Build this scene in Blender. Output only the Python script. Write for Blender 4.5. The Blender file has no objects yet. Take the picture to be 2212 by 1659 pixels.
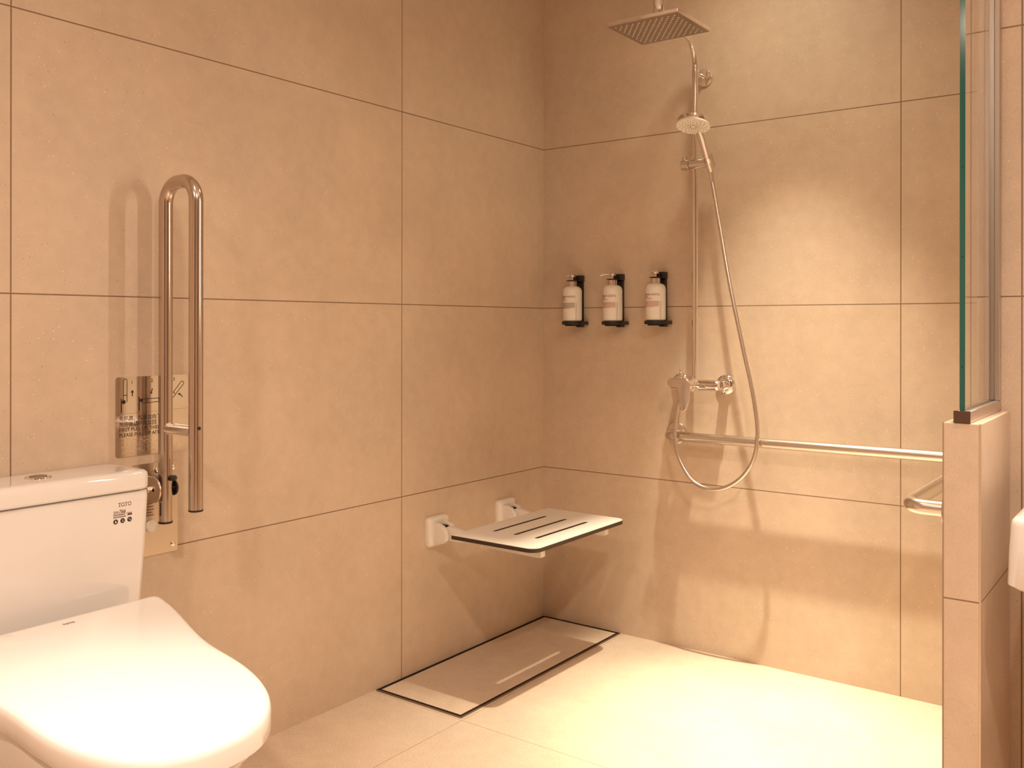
import bpy, bmesh, math, random
from mathutils import Vector, Matrix, Euler
random.seed(4)
SC = bpy.context.scene
COL = SC.collection
PI = math.pi

# ------------------------------------------------------------------ camera
cam_d = bpy.data.cameras.new('camera')
cam = bpy.data.objects.new('camera', cam_d)
COL.objects.link(cam)
Rv = Vector((0.80455, 0.59388, 0.0011)).normalized()
Fv = Vector((-0.59388, 0.80455, 0.0))
Fv = (Fv - Fv.dot(Rv) * Rv).normalized()
Uv = Rv.cross(Fv)
m = Matrix((Rv, Uv, -Fv)).transposed().to_4x4()
m.translation = Vector((1.99695, -2.90685, 1.0993))
cam.matrix_world = m
cam_d.sensor_width = 36.0
cam_d.lens = 36.0 * 2008.72 / 2212.0
cam_d.shift_y = -(829.5 - 703.95) / 2212.0
cam_d.clip_start = 0.02
SC.camera = cam

# ------------------------------------------------------------------ colour management, world
SC.view_settings.view_transform = 'Standard'
SC.view_settings.look = 'None'
SC.view_settings.gamma = 1.0
SC.view_settings.use_curve_mapping = False
SC.view_settings.exposure = 0.20
w = bpy.data.worlds.new('world'); SC.world = w; w.use_nodes = True
w.node_tree.nodes['Background'].inputs[0].default_value = (1.0, 0.72, 0.48, 1)
w.node_tree.nodes['Background'].inputs[1].default_value = 0.05

# ------------------------------------------------------------------ lights (the lamps of the room plus added fill lamps, each in a recessed fitting)
CEIL = 2.48
WARM = (1.0, 0.89, 0.66)
WARM2 = (1.0, 0.77, 0.60)
WARM3 = (1.0, 0.85, 0.74)
# x, y, [(spot watts, cone degrees, blend, soft size)], colour
LAMPS = [
    ('shower', 0.925, -0.432, [(224, 58, 0.9, 0.020), (300, 34, 1.0, 0.022), (15, 155, 1.0, 0.08)], WARM),
    ('toilet', 0.84, -2.10, [(138, 38, 1.0, 0.03), (8, 150, 1.0, 0.05)], WARM3),
    ('vanity', 1.98, -1.22, [(62, 64, 1.0, 0.03), (9, 160, 1.0, 0.03)], WARM2),
    ('room', 2.35, -2.45, [(132, 165, 1.0, 0.06)], WARM2),  # added fill lamp, unseen, to light the walls evenly
    ('rear_fill', 1.25, -3.45, [(102, 165, 1.0, 0.06)], WARM2),  # second added fill lamp, unseen, lifts the far shower corner
]
LIGHT_OBJS = {}
for nm, lx, ly, spots, colr in LAMPS:
    LIGHT_OBJS[nm] = []
    for (wt, cone, bl, sz) in spots:
        ld = bpy.data.lights.new('lamp_' + nm, 'SPOT')
        ld.energy = wt; ld.color = colr
        ld.spot_size = math.radians(cone); ld.spot_blend = bl
        ld.shadow_soft_size = sz
        lo = bpy.data.objects.new('lamp_' + nm, ld)
        lo.location = (lx, ly, CEIL - 0.04)
        if nm == 'shower' and cone < 90:      # the fitting is tilted a little to the right
            lo.rotation_euler = (Vector((1.08, -0.50, 0)) - lo.location).to_track_quat('-Z', 'Y').to_euler()
        COL.objects.link(lo)
        LIGHT_OBJS[nm].append(lo)
# the upright lamp beside the vanity mirror on the right-hand wall
vl = bpy.data.lights.new('lamp_mirror', 'AREA'); vl.shape = 'RECTANGLE'; vl.size = 0.05; vl.size_y = 0.60
vl.energy = 13.0; vl.color = WARM2
vo = bpy.data.objects.new('lamp_mirror', vl); COL.objects.link(vo)
vo.location = (1.845, -0.655, 1.56)
vo.rotation_euler = (math.radians(-90), 0, 0)
LIGHT_OBJS['mirror'] = [vo]

# ------------------------------------------------------------------ helpers: meshes
def link_mesh(name, bm, mat, parent=None, origin=(0, 0, 0), angle=38, bevel=0, bseg=2, flat=False):
    bmesh.ops.remove_doubles(bm, verts=bm.verts, dist=1e-6)
    bmesh.ops.recalc_face_normals(bm, faces=bm.faces)
    if bevel:
        es = [e for e in bm.edges if len(e.link_faces) == 2 and e.calc_face_angle(0) > math.radians(30)]
        bmesh.ops.bevel(bm, geom=es, offset=bevel, segments=bseg, affect='EDGES', profile=0.5, clamp_overlap=True)
    if not flat:
        for f in bm.faces: f.smooth = True
        for e in bm.edges:
            e.smooth = not (len(e.link_faces) == 2 and e.calc_face_angle(0) > math.radians(angle))
    o0 = Vector(origin)
    if o0.length > 0:
        bmesh.ops.translate(bm, verts=bm.verts, vec=-o0)
    me = bpy.data.meshes.new(name)
    bm.to_mesh(me); bm.free()
    if isinstance(mat, (list, tuple)):
        for mm in mat: me.materials.append(mm)
    else:
        me.materials.append(mat)
    o = bpy.data.objects.new(name, me)
    COL.objects.link(o)
    if parent is not None: o.parent = parent
    return o

def tag(o, label=None, cat=None, group=None, kind=None):
    if label: o['label'] = label
    if cat: o['category'] = cat
    if group: o['group'] = group
    if kind: o['kind'] = kind
    return o

def thing(name, loc, label, cat, group=None):
    o = bpy.data.objects.new(name, None)
    o.empty_display_size = 0.05
    o.location = loc
    COL.objects.link(o)
    return tag(o, label, cat, group)

class Th:
    """a thing: an Empty plus its parts, all modelled in room coordinates"""
    def __init__(s, name, loc, label, cat, group=None):
        s.loc = loc
        s.root = thing(name, loc, label, cat, group)
    def part(s, name, bm, mat, parent=None, label=None, **k):
        o = link_mesh(name, bm, mat, parent or s.root, s.loc, **k)
        if label: o['label'] = label
        return o

def struct(name, bm, mat, label=None, **k):
    o = link_mesh(name, bm, mat, **k)
    o['kind'] = 'structure'
    if label: o['label'] = label
    return o

def NB(): return bmesh.new()

def box(bm, x0, x1, y0, y1, z0, z1):
    vs = [bm.verts.new((x, y, z)) for z in (z0, z1) for y in (y0, y1) for x in (x0, x1)]
    for f in ((0, 2, 3, 1), (4, 5, 7, 6), (0, 1, 5, 4), (2, 6, 7, 3), (0, 4, 6, 2), (1, 3, 7, 5)):
        bm.faces.new([vs[i] for i in f])
    return bm

def frame(ax):
    ax = Vector(ax).normalized()
    t = Vector((0, 0, 1)) if abs(ax.z) < 0.9 else Vector((1, 0, 0))
    u = ax.cross(t).normalized(); v = ax.cross(u).normalized()
    return ax, u, v

def lathe(bm, org, ax, prof, seg=32):
    """prof: list of (distance along axis, radius)"""
    org = Vector(org); ax, u, v = frame(ax)
    rings = []
    for (h, r) in prof:
        if r < 1e-7:
            rings.append([bm.verts.new(org + ax * h)])
        else:
            rings.append([bm.verts.new(org + ax * h + (u * math.cos(2 * PI * i / seg) + v * math.sin(2 * PI * i / seg)) * r) for i in range(seg)])
    for a, b in zip(rings, rings[1:]):
        if len(a) == 1 and len(b) == 1: continue
        for i in range(seg):
            j = (i + 1) % seg
            if len(a) == 1: bm.faces.new((a[0], b[j], b[i]))
            elif len(b) == 1: bm.faces.new((a[i], a[j], b[0]))
            else: bm.faces.new((a[i], a[j], b[j], b[i]))
    if len(rings[0]) > 1: bm.faces.new(rings[0])
    if len(rings[-1]) > 1: bm.faces.new(list(reversed(rings[-1])))
    return bm

def cyl(bm, p0, p1, r, r1=None, seg=28, ch=0.0):
    p0 = Vector(p0); p1 = Vector(p1); L = (p1 - p0).length
    r1 = r if r1 is None else r1
    if ch: prof = [(0, r - ch), (ch, r), (L - ch, r1), (L, r1 - ch)]
    else: prof = [(0, r), (L, r1)]
    return lathe(bm, p0, p1 - p0, prof, seg)

def fillet(pts, rads, n=10):
    """polyline with rounded corners"""
    pts = [Vector(p) for p in pts]
    out = [pts[0]]
    for i in range(1, len(pts) - 1):
        a, b, c = pts[i - 1], pts[i], pts[i + 1]
        r = rads[i - 1] if isinstance(rads, (list, tuple)) else rads
        d1 = (a - b).normalized(); d2 = (c - b).normalized()
        th = d1.angle(d2)
        t = r / math.tan(th / 2)
        s = b + d1 * t; e = b + d2 * t
        cen = b + (d1 + d2).normalized() * (r / math.sin(th / 2))
        v0 = s - cen; v1 = e - cen
        ang = v0.angle(v1); axs = v0.cross(v1).normalized()
        for k in range(n + 1):
            out.append(cen + Matrix.Rotation(ang * k / n, 3, axs) @ v0)
    out.append(pts[-1])
    return out

def catmull(pts, n=10):
    P = [Vector(p) for p in pts]
    P = [2 * P[0] - P[1]] + P + [2 * P[-1] - P[-2]]
    o = []
    for i in range(1, len(P) - 2):
        a, b, c, d = P[i - 1:i + 3]
        for k in range(n):
            t = k / n
            o.append(0.5 * ((2 * b) + (c - a) * t + (2 * a - 5 * b + 4 * c - d) * t * t + (3 * b - a - 3 * c + d) * t ** 3))
    o.append(P[-2])
    return o

def tube(bm, pts, r, seg=24, cap=True, rfun=None):
    pts = [Vector(p) for p in pts]
    n = len(pts)
    T = []
    for i in range(n):
        t = (pts[min(i + 1, n - 1)] - pts[max(i - 1, 0)]).normalized()
        T.append(t)
    _, u, _ = frame(T[0])
    rings = []
    for i in range(n):
        u = (u - u.dot(T[i]) * T[i]).normalized()
        v = T[i].cross(u)
        rr = rfun(i, n) if rfun else r
        rings.append([bm.verts.new(pts[i] + (u * math.cos(2 * PI * k / seg) + v * math.sin(2 * PI * k / seg)) * rr) for k in range(seg)])
    for a, b in zip(rings, rings[1:]):
        for i in range(seg):
            j = (i + 1) % seg
            bm.faces.new((a[i], a[j], b[j], b[i]))
    if cap:
        bm.faces.new(rings[0]); bm.faces.new(list(reversed(rings[-1])))
    return bm

def prism(bm, pts2, f3, h0, h1):
    """pts2 polygon; f3(u, v, h) -> xyz"""
    a = [bm.verts.new(f3(u, v, h0)) for u, v in pts2]
    b = [bm.verts.new(f3(u, v, h1)) for u, v in pts2]
    bm.faces.new(a); bm.faces.new(list(reversed(b)))
    n = len(a)
    for i in range(n):
        j = (i + 1) % n
        bm.faces.new((a[i], b[i], b[j], a[j]))
    return bm

def loft(bm, rings, cap0=True, cap1=True):
    R = [[bm.verts.new(p) for p in r] for r in rings]
    n = len(R[0])
    for a, b in zip(R, R[1:]):
        for i in range(n):
            j = (i + 1) % n
            bm.faces.new((a[i], a[j], b[j], b[i]))
    if cap0: bm.faces.new(list(reversed(R[0])))
    if cap1: bm.faces.new(R[-1])
    return bm

def rrect(x0, x1, y0, y1, r, n=6):
    """rounded rectangle outline; r = radius or four radii (x0y0, x1y0, x1y1, x0y1)"""
    if not isinstance(r, (list, tuple)): r = [r] * 4
    o = []
    for (cx, cy, rr, a0) in ((x0, y0, r[0], PI), (x1, y0, r[1], 1.5 * PI), (x1, y1, r[2], 0), (x0, y1, r[3], 0.5 * PI)):
        sx = 1 if cx == x0 else -1; sy = 1 if cy == y0 else -1
        for k in range(n + 1):
            a = a0 + 0.5 * PI * k / n
            o.append((cx + sx * rr + rr * math.cos(a), cy + sy * rr + rr * math.sin(a)))
    return o

def text_bm(bm, body, size, org, right, up, align='LEFT', ext=0.0002, shear=0, bold=0.0, warp=None, sx=1.0):
    cu = bpy.data.curves.new('text', 'FONT')
    cu.body = body; cu.size = size; cu.align_x = align; cu.align_y = 'BOTTOM_BASELINE'
    cu.extrude = ext; cu.resolution_u = 3; cu.shear = shear; cu.offset = bold
    o = bpy.data.objects.new('text', cu); COL.objects.link(o)
    bpy.context.view_layer.update()
    dg = bpy.context.evaluated_depsgraph_get()
    me = bpy.data.meshes.new_from_object(o.evaluated_get(dg))
    bpy.data.objects.remove(o); bpy.data.curves.remove(cu)
    right = Vector(right).normalized(); up = Vector(up).normalized(); nrm = right.cross(up)
    org = Vector(org)
    for v in me.vertices:
        x, y, z = v.co
        x *= sx
        v.co = warp(x, y, z) if warp else org + right * x + up * y + nrm * (z + ext)
    bm.from_mesh(me)
    bpy.data.meshes.remove(me)
    return bm

# ------------------------------------------------------------------ helpers: materials
def newmat(name):
    mt = bpy.data.materials.new(name); mt.use_nodes = True
    nt = mt.node_tree
    return mt, nt, nt.nodes['Principled BSDF']

def simple(name, col, rough=0.5, metal=0.0, spec=0.5, bump=0.0, bscale=200, coat=0.0, var=0.0):
    mt, nt, b = newmat(name)
    b.inputs['Base Color'].default_value = (*col, 1)
    b.inputs['Roughness'].default_value = rough
    b.inputs['Metallic'].default_value = metal
    b.inputs['Specular IOR Level'].default_value = spec
    b.inputs['Coat Weight'].default_value = coat
    tc = nt.nodes.new('ShaderNodeTexCoord')
    if bump or var:
        n = nt.nodes.new('ShaderNodeTexNoise'); n.inputs['Scale'].default_value = bscale
        n.inputs['Detail'].default_value = 3
        nt.links.new(tc.outputs['Object'], n.inputs['Vector'])
        if bump:
            bp = nt.nodes.new('ShaderNodeBump'); bp.inputs['Strength'].default_value = bump; bp.inputs['Distance'].default_value = 0.0005
            nt.links.new(n.outputs['Fac'], bp.inputs['Height']); nt.links.new(bp.outputs['Normal'], b.inputs['Normal'])
        if var:
            mr = nt.nodes.new('ShaderNodeMapRange')
            mr.inputs['To Min'].default_value = rough - var; mr.inputs['To Max'].default_value = rough + var
            nt.links.new(n.outputs['Fac'], mr.inputs['Value']); nt.links.new(mr.outputs['Result'], b.inputs['Roughness'])
    return mt

def brushed(name, col, rough, axis='Z', strength=0.12):
    """brushed stainless steel: fine lines along one axis"""
    mt, nt, b = newmat(name)
    b.inputs['Metallic'].default_value = 1.0
    b.inputs['Base Color'].default_value = (*col, 1)
    tc = nt.nodes.new('ShaderNodeTexCoord'); mp = nt.nodes.new('ShaderNodeMapping')
    s = {'X': (8, 900, 900), 'Y': (900, 8, 900), 'Z': (900, 900, 8)}[axis]
    mp.inputs['Scale'].default_value = s
    n = nt.nodes.new('ShaderNodeTexNoise'); n.inputs['Scale'].default_value = 1.0; n.inputs['Detail'].default_value = 2
    nt.links.new(tc.outputs['Object'], mp.inputs['Vector']); nt.links.new(mp.outputs['Vector'], n.inputs['Vector'])
    mr = nt.nodes.new('ShaderNodeMapRange'); mr.inputs['To Min'].default_value = rough * 0.75; mr.inputs['To Max'].default_value = rough * 1.25
    nt.links.new(n.outputs['Fac'], mr.inputs['Value']); nt.links.new(mr.outputs['Result'], b.inputs['Roughness'])
    bp = nt.nodes.new('ShaderNodeBump'); bp.inputs['Strength'].default_value = strength; bp.inputs['Distance'].default_value = 0.0002
    nt.links.new(n.outputs['Fac'], bp.inputs['Height']); nt.links.new(bp.outputs['Normal'], b.inputs['Normal'])
    return mt

def tile_mat(name, base, lines, gw=0.0032, grain=0.09, gscale=420, rough=0.46, seed=0.0, speck=0.34, grout=(0.25, 0.165, 0.105)):
    """large-format stone-look porcelain; lines = [(axis, position)] of the joints in room coordinates"""
    mt, nt, b = newmat(name)
    N = nt.nodes; L = nt.links
    geo = N.new('ShaderNodeNewGeometry'); sep = N.new('ShaderNodeSeparateXYZ')
    L.new(geo.outputs['Position'], sep.inputs[0])
    off = N.new('ShaderNodeVectorMath'); off.operation = 'ADD'; off.inputs[1].default_value = (seed, seed * 1.7, -seed)
    L.new(geo.outputs['Position'], off.inputs[0])
    def noise(sc, det, rgh=0.5):
        n = N.new('ShaderNodeTexNoise'); n.inputs['Scale'].default_value = sc; n.inputs['Detail'].default_value = det
        n.inputs['Roughness'].default_value = rgh
        L.new(off.outputs[0], n.inputs['Vector']); return n.outputs['Fac']
    def math_(op, a, c=None, clamp=False):
        x = N.new('ShaderNodeMath'); x.operation = op; x.use_clamp = clamp
        for i, v in enumerate((a, c)):
            if v is None: continue
            if isinstance(v, (int, float)): x.inputs[i].default_value = v
            else: L.new(v, x.inputs[i])
        return x.outputs[0]
    cloud = noise(2.6, 5, 0.62)
    mid = noise(26, 4, 0.6)
    fine = noise(gscale, 2, 0.6)
    # value multiplier = 1 + cloud + mid + grain
    v = math_('ADD', 1.0, math_('MULTIPLY', math_('SUBTRACT', cloud, 0.5), 0.42))
    v = math_('ADD', v, math_('MULTIPLY', math_('SUBTRACT', mid, 0.5), 0.22))
    v = math_('ADD', v, math_('MULTIPLY', math_('SUBTRACT', fine, 0.5), grain * 4))
    # light and dark specks
    def specks(sc, thr, pick):
        vo = N.new('ShaderNodeTexVoronoi'); vo.inputs['Scale'].default_value = sc
        L.new(off.outputs[0], vo.inputs['Vector'])
        sp = N.new('ShaderNodeSeparateColor'); L.new(vo.outputs['Color'], sp.inputs[0])
        near = math_('LESS_THAN', vo.outputs['Distance'], math_('MULTIPLY', sp.outputs[1], thr))
        return math_('MULTIPLY', near, math_('GREATER_THAN', sp.outputs[0], pick))
    light = specks(95, 0.16, 0.74)
    dark = specks(80, 0.14, 0.78)
    v = math_('ADD', v, math_('MULTIPLY', light, speck))
    v = math_('SUBTRACT', v, math_('MULTIPLY', dark, speck * 0.8))
    colr = N.new('ShaderNodeVectorMath'); colr.operation = 'SCALE'
    tint = N.new('ShaderNodeMix'); tint.data_type = 'RGBA'
    tint.inputs['A'].default_value = (base[0], base[1] * 0.965, base[2] * 0.93, 1)
    tint.inputs['B'].default_value = (base[0] * 0.985, base[1] * 1.02, base[2] * 1.08, 1)
    L.new(noise(1.9, 3), tint.inputs['Factor'])
    L.new(tint.outputs['Result'], colr.inputs[0]); L.new(v, colr.inputs['Scale'])
    mask = None
    for ax, pos in lines:
        d = math_('ABSOLUTE', math_('SUBTRACT', sep.outputs['XYZ'.index(ax)], pos))
        k = math_('LESS_THAN', d, gw / 2)
        mask = k if mask is None else math_('MAXIMUM', mask, k)
    out = colr.outputs[0]
    rgh = math_('ADD', rough, math_('MULTIPLY', math_('SUBTRACT', mid, 0.5), 0.16))
    h = math_('MULTIPLY', fine, 0.25)
    if mask is not None:
        mx = N.new('ShaderNodeMix'); mx.data_type = 'RGBA'
        L.new(mask, mx.inputs['Factor']); L.new(out, mx.inputs['A']); mx.inputs['B'].default_value = (*grout, 1)
        out = mx.outputs['Result']
        rgh = math_('MAXIMUM', rgh, math_('MULTIPLY', mask, 0.9))
        h = math_('SUBTRACT', h, math_('MULTIPLY', mask, 2.0))
    L.new(out, b.inputs['Base Color']); L.new(rgh, b.inputs['Roughness'])
    bp = N.new('ShaderNodeBump'); bp.inputs['Strength'].default_value = 0.35; bp.inputs['Distance'].default_value = 0.0008
    L.new(h, bp.inputs['Height']); L.new(bp.outputs['Normal'], b.inputs['Normal'])
    b.inputs['Specular IOR Level'].default_value = 0.4
    return mt

ZJ = [0.566, 1.166, 1.766]
TB = (0.615, 0.485, 0.365)
M_wl = tile_mat('tile_wall_left', TB, [('Z', z) for z in ZJ] + [('Y', -0.7795), ('Y', -1.9655), ('Y', -3.16)])
M_wb = tile_mat('tile_wall_back', TB, [('Z', z) for z in ZJ] + [('X', 1.286)], seed=3.3)
M_wr = tile_mat('tile_wall_right', TB, [('Z', z) for z in ZJ] + [('X', 1.683), ('X', 2.87)], seed=6.1)
M_pt = tile_mat('tile_partition', TB, [('Z', 0.566)], seed=9.2, gw=0.003)
M_rm = tile_mat('tile_room', TB, [('Z', z) for z in ZJ] + [('Y', -1.2), ('Y', -2.4), ('Y', -3.6), ('X', 0.6), ('X', 1.8), ('X', 3.0)], seed=12.0)
FB = (0.66, 0.525, 0.40)
M_fl = tile_mat('tile_floor', FB, [('X', 0.347), ('Y', -0.905), ('X', 1.55), ('Y', -2.1), ('Y', -3.3), ('X', 2.75)], gw=0.0022, grain=0.2, gscale=260, rough=0.58, seed=15, speck=0.3, grout=(0.40, 0.29, 0.2))
M_dr = tile_mat('tile_drain', (0.62, 0.49, 0.37), [], grain=0.2, gscale=260, rough=0.58, seed=19, speck=0.3)
M_ceil = simple('ceiling_paint', (0.80, 0.76, 0.70), 0.9, bump=0.1)
M_chrome = simple('chrome', (0.86, 0.83, 0.80), 0.06, 1.0, var=0.02, bscale=30)
M_chrome_soft = simple('satin_chrome', (0.72, 0.66, 0.62), 0.22, 1.0, var=0.03, bscale=60)
M_hose = simple('hose_metal', (0.72, 0.66, 0.62), 0.25, 1.0)
M_steelZ = brushed('brushed_steel_vertical', (0.62, 0.53, 0.46), 0.19, 'Z')
M_steelX = brushed('brushed_steel_rail', (0.74, 0.68, 0.62), 0.24, 'X', 0.08)
M_plate = brushed('brushed_sign_steel', (0.80, 0.75, 0.70), 0.13, 'Y', 0.05)
M_plate2 = brushed('brushed_mount_steel', (0.60, 0.51, 0.43), 0.34, 'Y', 0.08)
M_alu = brushed('aluminium_channel', (0.62, 0.56, 0.52), 0.35, 'Y', 0.08)
M_black = simple('black_plastic', (0.012, 0.009, 0.008), 0.38)
M_ink = simple('black_print', (0.025, 0.014, 0.010), 0.6)
M_ceramic = simple('white_ceramic', (0.79, 0.76, 0.74), 0.055, spec=0.55, coat=0.3, var=0.01, bscale=8)
M_lid = simple('white_lid_plastic', (0.86, 0.83, 0.80), 0.20, spec=0.5, var=0.03, bscale=20)
M_white = simple('white_plastic', (0.82, 0.77, 0.70), 0.32, spec=0.5, var=0.03, bscale=60)
M_hpl = simple('white_seat_laminate', (0.82, 0.77, 0.70), 0.42, spec=0.4, var=0.04, bscale=40)
M_hple = simple('dark_laminate_core', (0.045, 0.026, 0.018), 0.5)
M_soap = simple('bottle_plastic', (0.84, 0.80, 0.74), 0.35, spec=0.5, var=0.03, bscale=80)
M_inkg = simple('grey_green_print', (0.14, 0.12, 0.085), 0.6)
M_inkr = simple('dark_red_print', (0.30, 0.045, 0.04), 0.6)
M_inkp = simple('pink_red_print', (0.52, 0.16, 0.15), 0.6)
M_inkb = simple('brown_print', (0.13, 0.06, 0.04), 0.6)
M_gap = simple('dark_recess', (0.02, 0.013, 0.01), 0.8)
M_nozzle = simple('pale_silicone', (0.80, 0.74, 0.68), 0.6)
M_noz2 = simple('grey_silicone', (0.20, 0.15, 0.11), 0.6)
M_face = simple('shower_face_satin', (0.40, 0.345, 0.31), 0.28, 0.9)
M_trim = simple('tile_edge_trim', (0.66, 0.55, 0.42), 0.3, 0.6)
M_grey = simple('grey_plastic', (0.20, 0.16, 0.13), 0.4)

def glass_mat(name, tint):
    mt = bpy.data.materials.new(name); mt.use_nodes = True
    nt = mt.node_tree; N = nt.nodes; L = nt.links
    N.remove(N['Principled BSDF']); out = N['Material Output']
    tr = N.new('ShaderNodeBsdfTransparent'); tr.inputs[0].default_value = (*tint, 1)
    gl = N.new('ShaderNodeBsdfGlossy'); gl.inputs['Roughness'].default_value = 0.0
    gl.inputs['Color'].default_value = (1, 1, 1, 1)
    fr = N.new('ShaderNodeFresnel')
    ge = N.new('ShaderNodeNewGeometry'); mr = N.new('ShaderNodeMapRange')      # same reflectance on both faces of the pane
    mr.inputs['To Min'].default_value = 1.45; mr.inputs['To Max'].default_value = 1 / 1.45
    L.new(ge.outputs['Backfacing'], mr.inputs['Value']); L.new(mr.outputs['Result'], fr.inputs['IOR'])
    mx = N.new('ShaderNodeMixShader')
    L.new(fr.outputs[0], mx.inputs[0]); L.new(tr.outputs[0], mx.inputs[1]); L.new(gl.outputs[0], mx.inputs[2])
    L.new(mx.outputs[0], out.inputs['Surface'])
    return mt
M_glass = glass_mat('clear_glass', (0.97, 0.985, 0.975))
M_gedge = simple('glass_edge_teal', (0.012, 0.105, 0.085), 0.12, spec=0.6)

def emis(name, col, s):
    mt, nt, b = newmat(name)
    b.inputs['Base Color'].default_value = (0.9, 0.85, 0.8, 1)
    b.inputs['Emission Color'].default_value = (*col, 1)
    b.inputs['Emission Strength'].default_value = s
    return mt
M_lampface = emis('lamp_lens', (1.0, 0.80, 0.55), 12)

# ------------------------------------------------------------------ room shell
YN = -0.583          # face of the wall right of the shower recess
XP0, XP1 = 1.593, 1.660   # the low partition
XR, YF = 3.6, -4.6
struct('floor', box(NB(), -0.2, XR + .2, YF - .2, 0.2, -0.12, 0.0), M_fl, 'stone-look beige floor of the wet room', flat=True)
struct('ceiling', box(NB(), -0.2, XR + .2, YF - .2, 0.2, CEIL, CEIL + .12), M_ceil, 'plain ceiling with recessed lamps', flat=True)
struct('wall_left', box(NB(), -0.15, 0.0, YF - .15, 0.15, 0.0, CEIL), M_wl, 'wall of large beige tiles behind the toilet', flat=True)
struct('wall_back', box(NB(), 0.0, XP0, 0.0, 0.15, 0.0, CEIL), M_wb, 'wall of large beige tiles behind the shower', flat=True)
struct('wall_right', box(NB(), XP0, XR, YN, 0.15, 0.0, CEIL), M_wr, 'nearer beige tiled wall right of the glass', flat=True)
struct('wall_side', box(NB(), XR, XR + .15, YF - .15, 0.15, 0.0, CEIL), M_rm, flat=True)
struct('wall_front', box(NB(), 0.0, XR, YF - .15, YF, 0.0, CEIL), M_rm, flat=True)
struct('wall_partition', box(NB(), XP0, XP1, -0.930, YN, 0.0, 0.9105), M_pt, 'low tiled half wall carrying the glass panel', bevel=0.0012, bseg=1)
struct('trim_1', box(NB(), XP1 - 0.0030, XP1 + 0.0012, -0.9312, -0.9270, 0.0, 0.9112), M_trim, 'thin edge trim on the right corner of the half wall', bevel=0.0006, bseg=1)
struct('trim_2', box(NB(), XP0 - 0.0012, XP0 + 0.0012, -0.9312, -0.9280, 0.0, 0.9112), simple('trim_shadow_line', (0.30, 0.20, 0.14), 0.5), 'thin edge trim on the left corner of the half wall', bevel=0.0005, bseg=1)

# dark doors added behind and beside the camera for the metal to reflect
M_door = simple('dark_door_veneer', (0.05, 0.032, 0.022), 0.35, bump=0.1, bscale=40)
for nm, bx, hx in (('door_1', (XR - 0.045, XR, -2.75, -1.75, 0.0, 2.1), ((XR - 0.06, -2.66, 1.0), (XR - 0.06, -2.52, 1.0), (XR - 0.045, -2.66, 1.0))),
                   ('door_2', (1.75, 2.75, YF, YF + 0.045, 0.0, 2.1), ((1.84, YF + 0.06, 1.0), (1.98, YF + 0.06, 1.0), (1.84, YF + 0.045, 1.0)))):
    d_ = struct(nm, box(NB(), *bx), M_door, 'added dark flush door, unseen, for dark reflections in the chrome', bevel=0.002, bseg=1)
    bm = NB(); cyl(bm, hx[0], hx[1], 0.009); 
    h_ = link_mesh('door_handle', bm, M_chrome_soft, d_)
# ------------------------------------------------------------------ glass screen on the partition
T = Th('glass_screen', (1.627, -0.93, 0.911), 'clear glass shower panel with a green edge standing on the low tiled half wall', 'shower screen')
bm = NB(); box(bm, 1.6215, 1.6315, -0.9255, -0.588, 0.920, 2.30)
for f in bm.faces:
    f.material_index = 0 if abs(f.calc_center_median().x - 1.6265) > 0.004 else 1
gl = T.part('glass_pane', bm, [M_glass, M_gedge], flat=True, label='clear pane with a dark teal polished edge')
def channel(bm, y0, y1, z0, z1, vertical=False):
    pass
bm = NB()
prism(bm, [(1.612, 0.9112), (1.642, 0.9112), (1.642, 0.9345), (1.632, 0.9345), (1.632, 0.9215), (1.621, 0.9215), (1.621, 0.9345), (1.612, 0.9345)],
      lambda u, v, h: (u, h, v), -0.931, YN)
T.part('bottom_channel', bm, M_alu, bevel=0.0005, bseg=1, label='brushed metal channel under the pane')
bm = NB(); box(bm, 1.6118, 1.6422, -0.9322, -0.9310, 0.9112, 0.9347)  # added plate; its dark colour stands in for the reflected dark room
T.part('channel_end', bm, simple('channel_end_dark', (0.115, 0.07, 0.05), 0.4, 0.5), bevel=0.0003, bseg=1, label='added end plate, coloured dark like the room the channel reflects')
bm = NB()
prism(bm, [(1.612, -0.5835), (1.642, -0.5835), (1.642, -0.606), (1.632, -0.606), (1.632, -0.5885), (1.621, -0.5885), (1.621, -0.606), (1.612, -0.606)],
      lambda u, v, h: (u, v, h), 0.935, 2.30)
T.part('wall_channel', bm, M_alu, bevel=0.0005, bseg=1, label='upright metal channel on the wall')
M_bead = simple('bead_dark', (0.01, 0.03, 0.028), 0.3)
for z in (1.02, 1.235, 1.412, 1.92):
    bm = NB(); lathe(bm, (1.6265, -0.9256, z), (0, -1, 0), [(0, 0.0016), (0.0003, 0.0015), (0.0004, 0)], 10)
    T.part('edge_bead', bm, M_bead)

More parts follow.
